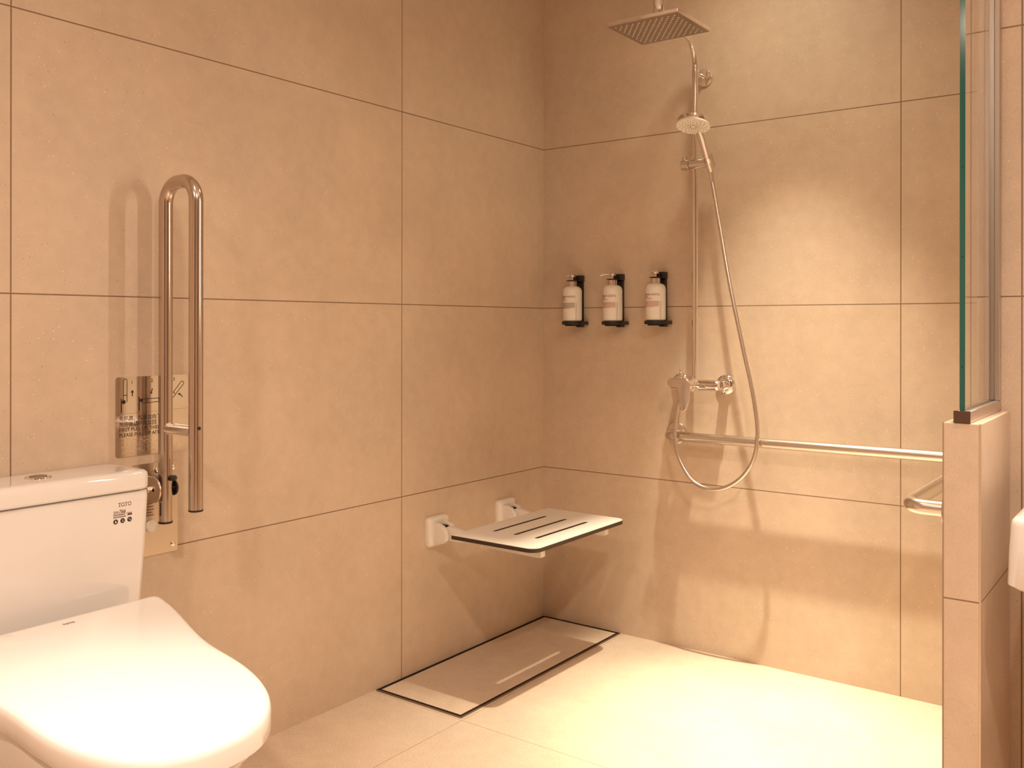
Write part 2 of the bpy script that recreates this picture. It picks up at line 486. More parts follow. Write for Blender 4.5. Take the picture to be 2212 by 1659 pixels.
# ------------------------------------------------------------------ folding shower seat
T = Th('folding_shower_seat', (0.0, -0.465, 0.43), 'white slotted fold-down seat with a dark edge on the left wall', 'shower seat')
SX0, SX1, SY0, SY1 = 0.158, 0.473, -0.731, -0.205
SZ = 0.460
def slot_outline(xc, y0, y1, hw):
    o = []
    n = 8
    for k in range(n + 1):
        a = PI + PI * k / n; o.append((xc + hw * math.cos(a), y0 + hw + hw * math.sin(a)))
    for k in range(n + 1):
        a = PI * k / n; o.append((xc + hw * math.cos(a), y1 - hw + hw * math.sin(a)))
    return o
SLOTS = [0.232, 0.312, 0.392]
def board(z0, z1, inset=0.0):
    """seat board with three through slots: outline bridged to holes with triangle fill"""
    bm = NB()
    loops = [rrect(SX0 + inset, SX1 - inset, SY0 + inset, SY1 - inset, (0.006, 0.032, 0.032, 0.006), 8)]
    for xc in SLOTS: loops.append(slot_outline(xc, -0.612, -0.320, 0.0068 + inset))
    top = []
    for lp in loops:
        vs = [bm.verts.new((x, y, z1)) for x, y in lp]
        top.append(vs)
        for i in range(len(vs)): bm.edges.new((vs[i], vs[(i + 1) % len(vs)]))
    bmesh.ops.triangle_fill(bm, use_beauty=True, use_dissolve=False, edges=list(bm.edges))
    fs = list(bm.faces)
    ret = bmesh.ops.extrude_face_region(bm, geom=fs)
    nv = [g for g in ret['geom'] if isinstance(g, bmesh.types.BMVert)]
    for v in nv: v.co.z = z0
    return bm
T.part('seat_core', board(SZ - 0.0125, SZ - 0.0012), M_hple, label='dark brown laminate core seen at the edge', angle=30)
T.part('seat_top', board(SZ - 0.0012, SZ, 0.0004), M_hpl, label='cream white top with three long slots', angle=30)
for yc in (-0.620, -0.249):
    bm = NB()
    # wall bracket: softly domed square
    rings = []
    for (xx, g) in ((0.0, 0.0), (0.010, 0.0), (0.016, 0.003), (0.019, 0.009), (0.020, 0.018)):
        rings.append([(xx, y, z) for y, z in rrect(yc - 0.050 + g, yc + 0.050 - g, 0.386 + g, 0.4815 - g, max(0.012 - g * 0.2, 0.004), 5)])
    loft(bm, rings)
    br = T.part('wall_bracket', bm, M_white, angle=50)
    bm = NB()
    # hinge cheeks that swell out of the bracket
    for sgn in (-1, 1):
        y0 = yc + sgn * 0.030; y1 = yc + sgn * 0.013
        pl = [(0.012, 0.462), (0.030, 0.465), (0.052, 0.458), (0.066, 0.444), (0.072, 0.428), (0.068, 0.412), (0.055, 0.402), (0.030, 0.398), (0.012, 0.396)]
        prism(bm, pl, lambda u, v, h: (u, h, v), min(y0, y1), max(y0, y1))
    T.part('hinge_cheek', bm, M_white, br, bevel=0.003, bseg=3)
    bm = NB(); box(bm, 0.0205, 0.045, yc - 0.0125, yc + 0.0125, 0.405, 0.455)
    T.part('hinge_recess', bm, M_gap, br)
    bm = NB()
    pl = [(0.040, 0.410), (0.040, 0.440), (0.052, 0.452), (0.070, 0.456), (0.130, 0.4472), (0.425, 0.4472), (0.425, 0.409), (0.410, 0.407), (0.16, 0.412)]
    prism(bm, pl, lambda u, v, h: (u, h, v), yc - 0.0120, yc + 0.0120)
    T.part('support_arm', bm, M_white, bevel=0.002, bseg=2)
    for xx in (0.19, 0.36):
        bm = NB()
        lathe(bm, (xx, yc, 0.4068), (0, 0, -1), [(-0.006, 0.005), (0, 0.005), (0.001, 0.004), (0.0012, 0)], 14)
        T.part('fixing_screw', bm, M_chrome_soft)

# ------------------------------------------------------------------ tile-insert floor drain
T = Th('floor_drain', (0.17, -0.45, 0.0), 'long rectangular drain cover with a tile insert in the floor corner below the seat', 'drain')
DX0, DX1, DY0, DY1 = 0.006, 0.338, -0.897, -0.006
def ringbox(bm, x0, x1, y0, y1, wd, z0, z1):
    box(bm, x0, x1, y0, y0 + wd, z0, z1); box(bm, x0, x1, y1 - wd, y1, z0, z1)
    box(bm, x0, x0 + wd, y0 + wd, y1 - wd, z0, z1); box(bm, x1 - wd, x1, y0 + wd, y1 - wd, z0, z1)
    return bm
T.part('outer_rim', ringbox(NB(), DX0, DX1, DY0, DY1, 0.0022, 0.0, 0.0042), simple('rim_steel', (0.30, 0.24, 0.20), 0.35, 1.0), flat=True)
bm = box(NB(), DX0 + .002, DX1 - .002, DY0 + .002, DY1 - .002, 0.0, 0.0006)
T.part('drain_gap', bm, M_gap, flat=True, label='dark gap around the insert')
bm = box(NB(), DX0 + .0125, DX1 - .0125, DY0 + .0125, DY1 - .0125, 0.0006, 0.0040)
ins = T.part('tile_insert', bm, M_dr, bevel=0.0004, bseg=1)
T.part('insert_edge', ringbox(NB(), DX0 + .0112, DX1 - .0112, DY0 + .0112, DY1 - .0112, 0.0013, 0.0006, 0.0034), simple('insert_tray_metal', (0.16, 0.075, 0.05), 0.4, 0.6), ins, flat=True)

# ------------------------------------------------------------------ shower column with mixer and rain head
PX, PY = 0.656, -0.070
T = Th('shower_column', (PX, PY, 0.905), 'chrome shower riser with a square overhead rain shower and lever mixer on the back wall', 'shower')
pts = fillet([(PX, PY, 0.905), (PX, PY, 2.036), (0.682, -0.385, 2.046)], [0.080], 14)
T.part('riser_pipe', tube(NB(), pts, 0.0098), M_chrome)
bm = NB(); cyl(bm, (PX, PY, 1.9225), (PX, PY, 1.9475), 0.0108)
col_ = T.part('pipe_collar', bm, M_chrome)
bm = NB(); lathe(bm, (PX + .002, 0.0, 1.936), (0, -1, 0), [(0, 0.031), (0.004, 0.031), (0.008, 0.029), (0.010, 0.024), (0.0105, 0.0)], 40)
fl = T.part('wall_flange', bm, M_chrome, label='round chrome wall flange near the top of the pipe')
bm = NB(); cyl(bm, (PX + .001, -0.010, 1.936), (PX, PY + .006, 1.936), 0.0075)
T.part('wall_stay', bm, M_chrome, fl)
# rain head
HZ = 1.995
HX0, HX1, HY0, HY1 = 0.5665, 0.8045, -0.4975, -0.2730
bm = NB()
rings = []
for (z, g) in ((HZ, 0.003), (HZ + 0.0015, 0.0), (HZ + 0.0095, 0.0), (HZ + 0.0115, 0.002)):
    rings.append([(x, y, z) for x, y in rrect(HX0 + g, HX1 - g, HY0 + g, HY1 - g, 0.005, 4)])
for (z, g) in ((HZ + 0.0135, 0.045), (HZ + 0.0155, 0.085)):
    rings.append([(x, y, z) for x, y in rrect(HX0 + g, HX1 - g, HY0 + g, HY1 - g, 0.02, 4)])
loft(bm, rings)
hd = T.part('rain_head', bm, M_chrome, angle=25, label='flat rectangular overhead shower plate')
bm = NB(); box(bm, HX0 + .004, HX1 - .004, HY0 + .004, HY1 - .004, HZ - 0.0006, HZ + 0.0004)
T.part('spray_plate', bm, M_face, hd, flat=True)
bm = NB()
nx, ny = 21, 15
for i in range(nx):
    for j in range(ny):
        if (i + j) % 2: continue
        x = HX0 + 0.022 + (HX1 - HX0 - 0.044) * i / (nx - 1); y = HY0 + 0.022 + (HY1 - HY0 - 0.044) * j / (ny - 1)
        lathe(bm, (x, y, HZ - 0.0005), (0, 0, -1), [(0, 0.0027), (0.0014, 0.0022), (0.0016, 0)], 8)
T.part('spray_nozzles', bm, M_nozzle, hd)['kind'] = 'stuff'
bm = NB()
lathe(bm, (0.685, -0.385, HZ + 0.0150), (0, 0, 1), [(0, 0.019), (0.004, 0.019), (0.006, 0.011), (0.016, 0.009), (0.020, 0.0135), (0.024, 0.0165), (0.062, 0.0165), (0.066, 0.015), (0.094, 0.0145), (0.107, 0.011), (0.110, 0.0)], 28)
T.part('ball_joint', bm, M_chrome, hd)
# slide holder
bm = NB()
cyl(bm, (0.612, -0.078, 1.634), (0.640, -0.078, 1.634), 0.0175, ch=0.002)
hk = T.part('slide_holder', bm, M_chrome_soft)
bm = NB(); cyl(bm, (0.6405, -0.078, 1.634), (0.708, -0.078, 1.634), 0.0150, ch=0.002)
T.part('holder_sleeve', bm, M_chrome_soft, hk)
bm = NB(); cyl(bm, (0.6535, -0.045, 1.652), (0.6535, -0.090, 1.652), 0.0065)
cyl(bm, (0.622, -0.078, 1.648), (0.622, -0.078, 1.662), 0.008)
T.part('lock_knob', bm, M_chrome_soft, hk)
bm = NB(); cyl(bm, (0.7130, -0.0725, 1.6205), (0.7120, -0.0965, 1.6505), 0.0155, 0.0165)
T.part('cradle', bm, M_chrome_soft, hk)
# mixer
MZ = 0.9045
bm = NB()
tube(bm, [(0.575, -0.068, MZ), (0.735, -0.068, MZ)], 0.0185)
lathe(bm, (0.575, -0.068, MZ), (-1, 0, 0), [(0, 0.0185), (0.006, 0.0165), (0.009, 0.010), (0.010, 0)], 28)
lathe(bm, (0.735, -0.068, MZ), (1, 0, 0), [(0, 0.0185), (0.006, 0.0165), (0.009, 0.010), (0.010, 0)], 28)
mix = T.part('mixer_body', bm, M_chrome, label='chrome bar mixer between two round wall flanges')
for fx in (0.5745, 0.7350):
    bm = NB()
    lathe(bm, (fx, 0.0, MZ), (0, -1, 0), [(0, 0.0350), (0.003, 0.0350), (0.008, 0.033), (0.012, 0.028), (0.0145, 0.021), (0.0155, 0.0165), (0.060, 0.0165)], 40)
    T.part('mixer_flange', bm, M_chrome, mix)
bm = NB()
lathe(bm, (0.6525, -0.070, MZ), (0, -1, 0), [(0, 0.0235), (0.032, 0.0235), (0.036, 0.0225), (0.0365, 0.021), (0.060, 0.021), (0.064, 0.019), (0.066, 0.0)], 36)
T.part('cartridge_cap', bm, M_chrome, mix)
bm = NB()
cyl(bm, (0.6525, PY, MZ + .015), (0.6525, PY, MZ + .030), 0.0135, 0.0125)
T.part('riser_nut', bm, M_chrome, mix)
bm = NB()
lathe(bm, (0.6245, -0.108, MZ + 0.012), (0, 0, 1), [(0, 0.004), (0.022, 0.0036), (0.024, 0.0052), (0.030, 0.0052), (0.032, 0.0040), (0.034, 0.0052), (0.040, 0.0050), (0.043, 0.003), (0.0435, 0)], 16)
T.part('diverter_pin', bm, M_chrome, mix)
# lever: rounded hub plate with a long blade hanging down
bm = NB()
LX, LZ = 0.6535, 0.9135
out = []
def arc(cx, cz, r, a0, a1, n=8):
    return [(cx + r * math.cos(math.radians(a0 + (a1 - a0) * k / n)), cz + r * math.sin(math.radians(a0 + (a1 - a0) * k / n))) for k in range(n + 1)]
out += arc(0.609, LZ, 0.0145, 270, 90)
out += arc(0.657, LZ - .004, 0.0185, 90, 0, 10)
out += [(0.6752, LZ - 0.028), (0.6715, LZ - 0.060)]
out += arc(0.6515, LZ - 0.078, 0.0125, -15, -165, 8)
out += [(0.6360, LZ - 0.060), (0.6335, LZ - 0.030), (0.6300, LZ - 0.0155)]
prism(bm, out, lambda u, v, h: (u, h, v), -0.150, -0.137)
T.part('lever', bm, M_chrome_soft, mix, bevel=0.0022, bseg=3, label='long flat chrome lever pointing down')
bm = NB(); cyl(bm, (0.6250, -0.090, MZ - 0.012), (0.6205, -0.098, MZ - 0.040), 0.0088)
T.part('hose_outlet', bm, M_chrome, mix)

# ------------------------------------------------------------------ hand shower and hose
n_ = Vector((0.02, -0.27, -0.96)).normalized()
HC = Vector((0.7045, -0.188, 1.7340))        # centre of the face
T = Th('hand_shower', tuple(HC), 'round chrome hand shower with a white face and long metal hose, held on the riser', 'hand shower')
bm = NB()
lathe(bm, HC, -n_, [(0.0, 0.0500), (0.0015, 0.0525), (0.004, 0.0530), (0.0195, 0.0530), (0.0215, 0.0518), (0.0225, 0.049), (0.028, 0.030), (0.029, 0.0)], 44)
hs = T.part('spray_head', bm, M_chrome)
bm = NB()
lathe(bm, HC, -n_, [(0.0042, 0.0541), (0.001, 0.0540), (-0.0012, 0.0522), (-0.0016, 0.047), (-0.0016, 0.0)], 44)
T.part('spray_face', bm, simple('spray_face_white', (0.92, 0.89, 0.84), 0.3), label='white face dotted with nozzles')  # extra white puts light bounced off the floor into the colour
ax_, u_, v_ = frame(n_)
bm = NB()
for a in range(14):
    for k in range(6):
        ang = 2 * PI * a / 14 + k * 0.17; rr = 0.010 + k * 0.0068
        p = HC + n_ * 0.0015 + (u_ * math.cos(ang) + v_ * math.sin(ang)) * rr
        lathe(bm, p, n_, [(0, 0.0016), (0.0007, 0.0014), (0.0008, 0)], 7)
T.part('face_nozzles', bm, M_noz2)['kind'] = 'stuff'
hd_dir = Vector((0.010, 0.078, -0.112)).normalized()
side = (Vector((0.006, 1, 0)) - n_ * n_.dot(Vector((0.006, 1, 0)))).normalized()
# select button pad at the rim towards the handle
pc = HC + side * 0.047
bm = NB()
lathe(bm, pc - n_ * 0.004, n_, [(0, 0.0165), (0.006, 0.0160), (0.0075, 0.012), (0.0078, 0.0)], 24)
T.part('select_button', bm, M_white)
h0 = HC + side * 0.040 - n_ * 0.014
h1 = Vector((0.7145, -0.0745, 1.606))
hp = [h0 - (h1 - h0) * 0.10] + [h0.lerp(h1, k / 10) for k in range(11)]
def hr(i, n):
    t = i / (n - 1)
    return 0.0150 - 0.0040 * t if t > .1 else 0.0135
bm = NB(); tube(bm, hp, 0.012, 24, rfun=hr)
T.part('handle', bm, M_chrome)
hose = [(0.7145, -0.073, 1.596), (0.719, -0.068, 1.555), (0.7515, -0.080, 1.4060), (0.790, -0.092, 1.2245), (0.8385, -0.100, 1.0180), (0.8735, -0.106, 0.8725),
        (0.8880, -0.110, 0.7575), (0.8700, -0.112, 0.6690), (0.8180, -0.113, 0.6050), (0.7470, -0.113, 0.5740), (0.6740, -0.113, 0.5910), (0.6200, -0.111, 0.6620),
        (0.6020, -0.108, 0.7370), (0.6080, -0.103, 0.8150), (0.6195, -0.099, 0.8660)]
hpts = catmull(hose, 14)
bm = NB(); tube(bm, hpts, 0.0066, 16, rfun=lambda i, n: 0.0066 + (0.00025 if i % 2 else -0.0001))
T.part('hose', bm, M_hose, label='long looping metal shower hose')
bm = NB(); cyl(bm, (0.7145, -0.0755, 1.618), (0.7160, -0.0700, 1.574), 0.0098, 0.0085)
T.part('hose_nut', bm, M_chrome)
bm = NB(); cyl(bm, (0.6205, -0.098, 0.8700), (0.6165, -0.100, 0.842), 0.0095, 0.0078)
T.part('hose_nut', bm, M_chrome)

# ------------------------------------------------------------------ soap bottles and their wall holders
def holder(cx, dz, label, BY=-0.052):
    T = Th('dispenser_holder', (cx, 0.0, 1.11 + dz), label, 'bottle holder', 'black holders for the bottles')
    z0 = 1.1035 + dz
    bm = NB()
    pts = []
    R0 = 0.0385
    for k in range(25):
        a = PI + PI * k / 24
        pts.append((cx + R0 * math.cos(a), BY + R0 * math.sin(a)))
    pts += [(cx + 0.0385, -0.004), (cx + 0.030, 0.0), (cx - 0.030, 0.0), (cx - 0.0385, -0.004)]
    prism(bm, pts, lambda u, v, h: (u, v, h), z0, z0 + 0.0125)
    T.part('tray', bm, M_black, bevel=0.001, bseg=2)
    bm = NB(); box(bm, cx - 0.022, cx + 0.012, BY - 0.018, -0.012, z0 - 0.0045, z0)
    box(bm, cx + 0.004, cx + 0.024, -0.034, -0.008, z0 - 0.0085, z0)
    T.part('tray_lock', bm, M_black, bevel=0.001, bseg=1)
    bm = NB(); box(bm, cx - 0.013, cx + 0.018, -0.0125, 0.0, z0 + .0125, z0 + 0.158)
    T.part('back_post', bm, M_black, bevel=0.003, bseg=2)
    bm = NB(); box(bm, cx - 0.015, cx + 0.020, -0.030, 0.0, z0 + 0.158, z0 + 0.1805)
    box(bm, cx - 0.007, cx + 0.010, BY + .004, -0.029, z0 + 0.1640, z0 + 0.1765)
    # fork round the neck
    prism(bm, rrect(cx - 0.019, cx + 0.019, BY - 0.016, BY + 0.006, 0.006, 3), lambda u, v, h: (u, v, h), z0 + 0.1592, z0 + 0.1622)
    T.part('neck_clamp', bm, M_black, bevel=0.0015, bseg=2)

def bottle(cx, dz, label, spout_dir, spout_len, ink, ink2, line2, line3, BY=-0.052):
    z0 = 1.1163 + dz
    T = Th('soap_bottle', (cx, BY, z0), label, 'soap bottle', 'pump bottles on the back wall')
    R0 = 0.0345
    bm = NB()
    prof = [(0.0, R0 - 0.004), (0.002, R0 - 0.001), (0.005, R0), (0.108, R0), (0.116, R0 - 0.0018), (0.122, R0 - 0.006), (0.1255, R0 - 0.012), (0.1270, 0.0165), (0.1275, 0.0)]
    lathe(bm, (cx, BY, z0), (0, 0, 1), prof, 48)
    body = T.part('bottle_body', bm, M_soap)
    bm = NB()
    lathe(bm, (cx, BY, z0 + 0.1272), (0, 0, 1), [(0, 0.0158), (0.0175, 0.0158), (0.0182, 0.0150), (0.0185, 0.006), (0.019, 0.0)], 32)
    pump = T.part('pump_collar', bm, M_chrome_soft)
    bm = NB()
    lathe(bm, (cx, BY, z0 + 0.1495), (0, 0, 1), [(0, 0.0045), (0.0105, 0.0042), (0.0106, 0.0108), (0.0115, 0.0115), (0.0200, 0.0115), (0.0212, 0.0105), (0.0215, 0.0)], 28)
    hd = T.part('pump_head', bm, M_chrome_soft)
    d = Vector((spout_dir[0], spout_dir[1], 0)).normalized()
    c0 = Vector((cx, BY, z0 + 0.1655))
    sp = catmull([c0 + d * 0.008, c0 + d * (0.010 + spout_len * 0.45) + Vector((0, 0, -0.0003)), c0 + d * (0.010 + spout_len * 0.8) + Vector((0, 0, -0.0022)), c0 + d * (0.010 + spout_len) + Vector((0, 0, -0.0055))], 6)
    T.part('spout', tube(NB(), sp, 0.0026, 14, rfun=lambda i, n: 0.0030 - 0.0010 * i / n), M_chrome_soft, hd)
    # printing wrapped round the body
    def wrap(u0, zz):
        def f(x, y, z):
            a = (u0 + x) / R0
            r = R0 + 0.00008 + z
            return Vector((cx + r * math.sin(a), BY - r * math.cos(a), z0 + zz + y))
        return f
    bm = NB()
    text_bm(bm, '(MALIN+GOETZ)', 0.0088, (0, 0, 0), (1, 0, 0), (0, 0, 1), 'LEFT', 0.00012, warp=wrap(-0.0305, 0.0855), bold=0.00012, sx=0.92)
    text_bm(bm, line2, 0.0052, (0, 0, 0), (1, 0, 0), (0, 0, 1), 'LEFT', 0.00012, warp=wrap(-0.0305, 0.0795), bold=0.00022)
    text_bm(bm, line3, 0.0052, (0, 0, 0), (1, 0, 0), (0, 0, 1), 'LEFT', 0.00012, warp=wrap(-0.0305, 0.0735))
    T.part('printed_lettering', bm, ink, body)
    bm = NB()
    rnd = random.Random(int(cx * 1000))
    for row in range(11):
        zz = 0.0655 - row * 0.00195
        x = -0.0305; end = 0.0285 if row < 10 else 0.010
        while x < end:
            wd = rnd.uniform(0.0012, 0.0042)
            x1 = min(x + wd, end)
            f = wrap(0, zz)
            vs = [bm.verts.new(f(a, b, 0.0001)) for a, b in ((x, 0), ((x + x1) / 2, 0), (x1, 0), (x1, 0.0010), ((x + x1) / 2, 0.0010), (x, 0.0010))]
            bm.faces.new(vs)
            x = x1 + 0.0007
    T.part('small_print', bm, ink2, body)['kind'] = 'stuff'
    # clear level strip at the side
    bm = NB()
    a = 0.93
    for s in (0.0, 0.09):
        p = Vector((cx + (R0 + 0.0001) * math.sin(a + s), BY - (R0 + 0.0001) * math.cos(a + s), z0 + 0.004))
        cyl(bm, p, p + Vector((0, 0, 0.062)), 0.00035, seg=6)
    T.part('side_seam', bm, M_inkb, body)

for (cx, dz, lab, hl, sd, sl, i1, i2, l2, l3) in (
    (0.163, 0.000, 'cream pump bottle with grey-green print, the one nearest the corner', 'black wall holder under the bottle nearest the corner', (-0.75, -1.0), 0.014, M_inkg, M_inkg, 'bergamot', 'body wash'),
    (0.3315, 0.000, 'cream pump bottle with dark red print and a long spout, middle of the three', 'black wall holder under the middle bottle with the long spout', (-1.0, -0.55), 0.035, M_inkr, M_inkp, 'hair care', 'daily shampoo'),
    (0.501, 0.002, 'cream pump bottle with pinkish red print, the one nearest the shower pipe', 'black wall holder under the bottle nearest the shower pipe', (-0.8, -1.0), 0.017, M_inkr, M_inkp, 'hair care', 'hair conditioner')):
    holder(cx, dz, hl)
    bottle(cx, dz, lab, sd, sl, i1, i2, l2, l3)

# ------------------------------------------------------------------ L-shaped grab rail round the recess
RZ = 0.731
T = Th('wall_grab_rail', (0.5555, 0.0, RZ), 'long horizontal steel grab rail running round the shower walls behind the half wall', 'grab rail')
rp = fillet([(0.5555, -0.004, RZ), (0.5555, -0.080, RZ), (1.5150, -0.080, RZ), (1.5150, -0.880, RZ), (1.5890, -0.880, RZ)], [0.032, 0.05, 0.034], 10)
T.part('rail_tube', tube(NB(), rp, 0.0160, 28), M_steelX)
for (p, d) in (((0.5555, 0.0, RZ), (0, -1, 0)), ((1.593, -0.880, RZ), (-1, 0, 0))):
    bm = NB(); lathe(bm, p, d, [(0, 0.039), (0.003, 0.039), (0.006, 0.037), (0.008, 0.030), (0.0085, 0.0)], 40)
    T.part('rail_flange', bm, M_steelX)
bm = NB(); lathe(bm, (0.8848, -0.080, RZ), (1, 0, 0), [(-0.0006, 0.0160), (-0.0005, 0.01625), (0.0005, 0.01625), (0.0006, 0.0160)], 28)
T.part('rail_joint', bm, M_steelX)

# ------------------------------------------------------------------ folding support rail beside the toilet (folded up)
GY = -1.633; AX, BX = 0.046, 0.164; TR = 0.0160
T = Th('folding_grab_bar', (0.0, GY, 0.66), 'U-shaped stainless steel grab bar folded upright on the left wall beside the toilet', 'grab bar')
bm = NB(); prism(bm, rrect(-1.690, -1.572, 0.5545, 0.7735, 0.004, 3), lambda u, v, h: (h, u, v), 0.0, 0.003)
pl = T.part('wall_plate', bm, M_plate2, label='thin steel mounting plate on the tiles')
for (y, z) in ((-1.6305, 0.7555), (-1.5855, 0.7575), (-1.5850, 0.5715), (-1.678, 0.5715)):
    bm = NB()
    lathe(bm, (0.003, y, z), (1, 0, 0), [(0, 0.0072), (0.0012, 0.0068), (0.0026, 0.0045), (0.0028, 0.0022), (0.0016, 0.0016), (0.0015, 0.0)], 20)
    T.part('plate_screw', bm, M_chrome, pl)
bm = NB(); lathe(bm, (0.003, -1.6435, 0.6245), (1, 0, 0), [(0, 0.0150), (0.004, 0.0145), (0.007, 0.011), (0.0078, 0.0)], 28)
T.part('rubber_stop', bm, M_white, pl, label='round white bumper')
bm = NB()
rnd = random.Random(7)
for r in range(6):
    y = -1.686
    while y < -1.640:
        wd = rnd.uniform(0.002, 0.006)
        zz = 0.6835 - r * 0.0068
        box(bm, 0.003, 0.00312, y, y + wd, zz, zz + 0.0022)
        y += wd + 0.001
T.part('plate_lettering', bm, M_inkb, pl)['kind'] = 'stuff'
# hinge ears
for (ye, th_) in ((-1.6600, 0.004), (-1.6095, 0.004)):
    bm = NB()
    if ye < GY: o = [(0.003, 0.748), (0.020, 0.748)] + arc(0.040, 0.7165, 0.0310, 80, -80, 12) + [(0.020, 0.684), (0.003, 0.684)]
    else: o = [(0.003, 0.736), (0.030, 0.736)] + arc(0.044, 0.7165, 0.0190, 80, -80, 12) + [(0.030, 0.697), (0.003, 0.697)]
    prism(bm, o, lambda u, v, h: (u, h, v), ye - th_, ye + th_ * 0.2)
    T.part('hinge_ear', bm, M_plate2 if ye < GY else M_black, bevel=0.0008, bseg=1)
bm = NB()
lathe(bm, (0.030, -1.672, 0.7165), (0, 1, 0), [(0, 0.0), (0.0004, 0.0065), (0.003, 0.0080), (0.008, 0.0085)], 6)
lathe(bm, (AX - .002, -1.664, 0.7165), (0, 1, 0), [(0, 0.004), (0.060, 0.004)], 16)
lathe(bm, (AX, -1.600, 0.7165), (0, -1, 0), [(0, 0.0), (0.001, 0.006), (0.005, 0.0085)], 12)
T.part('pivot_bolt', bm, M_chrome_soft)
# U tube
up = fillet([(AX, GY, 0.695), (AX, GY, 1.432), (BX, GY, 1.432), (BX, GY, 0.6815)], [0.050, 0.050], 14)
T.part('support_tube', tube(NB(), up, TR, 32), M_steelZ, label='long U-shaped brushed steel tube')
bm = NB(); cyl(bm, (AX + .010, GY, 0.858), (BX - .010, GY, 0.858), 0.0135)
T.part('cross_tube', bm, M_steelX)
bm = NB(); cyl(bm, (AX, GY, 0.640), (AX, GY, 0.6955), 0.0148)
T.part('inner_sleeve', bm, M_steelZ)
for (xx, z, r) in ((AX, 0.6355, 0.0164), (BX, 0.6770, 0.0164)):
    bm = NB(); cyl(bm, (xx, GY, z), (xx, GY, z + 0.0048), r, ch=0.0008)
    T.part('end_cap', bm, M_black, label='black plastic end cap')
vd = Vector((1.951, -1.274, 0)).normalized()     # side of the tubes that faces the room
def on_tube(xx, ang, r=TR):
    a = math.atan2(vd.y, vd.x) + ang
    return Vector((xx + r * math.cos(a), GY + r * math.sin(a), 0)), Vector((math.cos(a), math.sin(a), 0))
p, d = on_tube(BX, 0.42); p.z = 0.8665
bm = NB(); lathe(bm, p, d, [(-0.001, 0.0042), (0.0003, 0.0042), (0.0004, 0.0)], 18)
T.part('screw_hole', bm, M_gap)
# slot and catch on the inner tube
bm = NB()
ring = []
for s in (0.40, 0.50):
    p, d = on_tube(AX, s + .12, TR + 0.0001)
    ring.append(p)
bm.free()
for (s0, s1, z0, z1) in ((0.60, 0.68, 0.742, 0.787), (-0.92, -0.72, 0.655, 0.685)):
    a0, _ = on_tube(AX, s0, TR + 0.0002 if z0 > .7 else 0.01505); a1, _ = on_tube(AX, s1, TR + 0.0002 if z0 > .7 else 0.01505)
    bm = NB()
    vs = [bm.verts.new((a0.x, a0.y, z0)), bm.verts.new((a1.x, a1.y, z0)), bm.verts.new((a1.x, a1.y, z1)), bm.verts.new((a0.x, a0.y, z1))]
    bm.faces.new(vs)
    T.part('tube_slot', bm, M_gap)
p, d = on_tube(AX, 0.85)
bm = NB()
c = p + d * 0.004; c.z = 0.742
rings = []
for (h, sx, sy) in ((-0.006, 0.3, 0.3), (-0.005, 0.8, 0.8), (-0.002, 1, 1), (0.003, 1, 1), (0.006, 0.75, 0.75), (0.007, 0.2, 0.2)):
    rings.append([(c.x + 0.012 * sx * math.cos(t) * 0.8, c.y + 0.011 * sy * math.sin(t), c.z + h) for t in [2 * PI * k / 18 for k in range(18)]])
loft(bm, rings)
T.part('release_catch', bm, M_black)

# ------------------------------------------------------------------ instruction sign
T = Th('instruction_sign', (0.0, -1.6378, 0.8875), 'brushed steel instruction sign with three diagrams, on the wall behind the upright grab bar', 'sign')
Y0, Y1, ZT, ZB = -1.7325, -1.5430, 0.9800, 0.7950
bm = NB(); prism(bm, rrect(Y0, Y1, ZB, ZT, 0.007, 5), lambda u, v, h: (h, u, v), 0.0, 0.0015)
T.part('sign_plate', bm, M_plate)
bm = NB()
SXF = 0.0016
def S(cx, cy):
    """position on the plate from measured crop coordinates"""
    u = (cx - 75) / 8.3 / 868.0
    v = (cy - (130 - (cx - 75) * 0.052)) / 8.3 / 946.0
    return (Y0 + u, ZT - v)
def bar(bm, a, b, wd):
    a = Vector((0, *S(*a))); b = Vector((0, *S(*b)))
    d = (b - a).normalized(); nrm = Vector((0, -d.z, d.y)) * wd / 2
    vs = [bm.verts.new((SXF, q.y, q.z)) for q in (a - nrm, b - nrm, b + nrm, a + nrm)]
    bm.faces.new(vs)
def poly(bm, pts):
    bm.faces.new([bm.verts.new((SXF + .00002, *S(*q))) for q in pts])
def disc(bm, c, r):
    cy, cz = S(*c)
    bm.faces.new([bm.verts.new((SXF + .00004, cy + r * math.cos(2 * PI * k / 16), cz + r * math.sin(2 * PI * k / 16))) for k in range(16)])
W = 0.0016
# picture 1: bar upright
bar(bm, (178, 515), (180, 775), 0.0027); disc(bm, (222, 574), 0.0048)
for q in (((213, 545), (213, 190)), ((281, 575), (281, 190)), ((213, 455), (281, 450))): bar(bm, q[0], q[1], W)
prev = None
for k in range(9):
    a = PI - PI * k / 8; q = (247 + 34 * math.cos(a), 190 - 38 * math.sin(a))
    if prev: bar(bm, prev, q, W)
    prev = q
bar(bm, (376, 470), (376, 400), 0.0026); poly(bm, [(345, 405), (376, 350), (407, 402)])
# picture 2: bar level
bar(bm, (500, 490), (502, 745), 0.0027); disc(bm, (542, 548), 0.0044)
bar(bm, (560, 528), (905, 505), W); bar(bm, (552, 604), (905, 572), W); bar(bm, (660, 520), (662, 596), W)
prev = None
for k in range(9):
    a = PI / 2 - PI * k / 8; q = (905 + 34 * math.cos(a), 538 - 34 * math.sin(a))
    if prev: bar(bm, prev, q, W)
    prev = q
bar(bm, (750, 330), (728, 390), 0.0026); poly(bm, [(703, 385), (715, 440), (752, 402)])
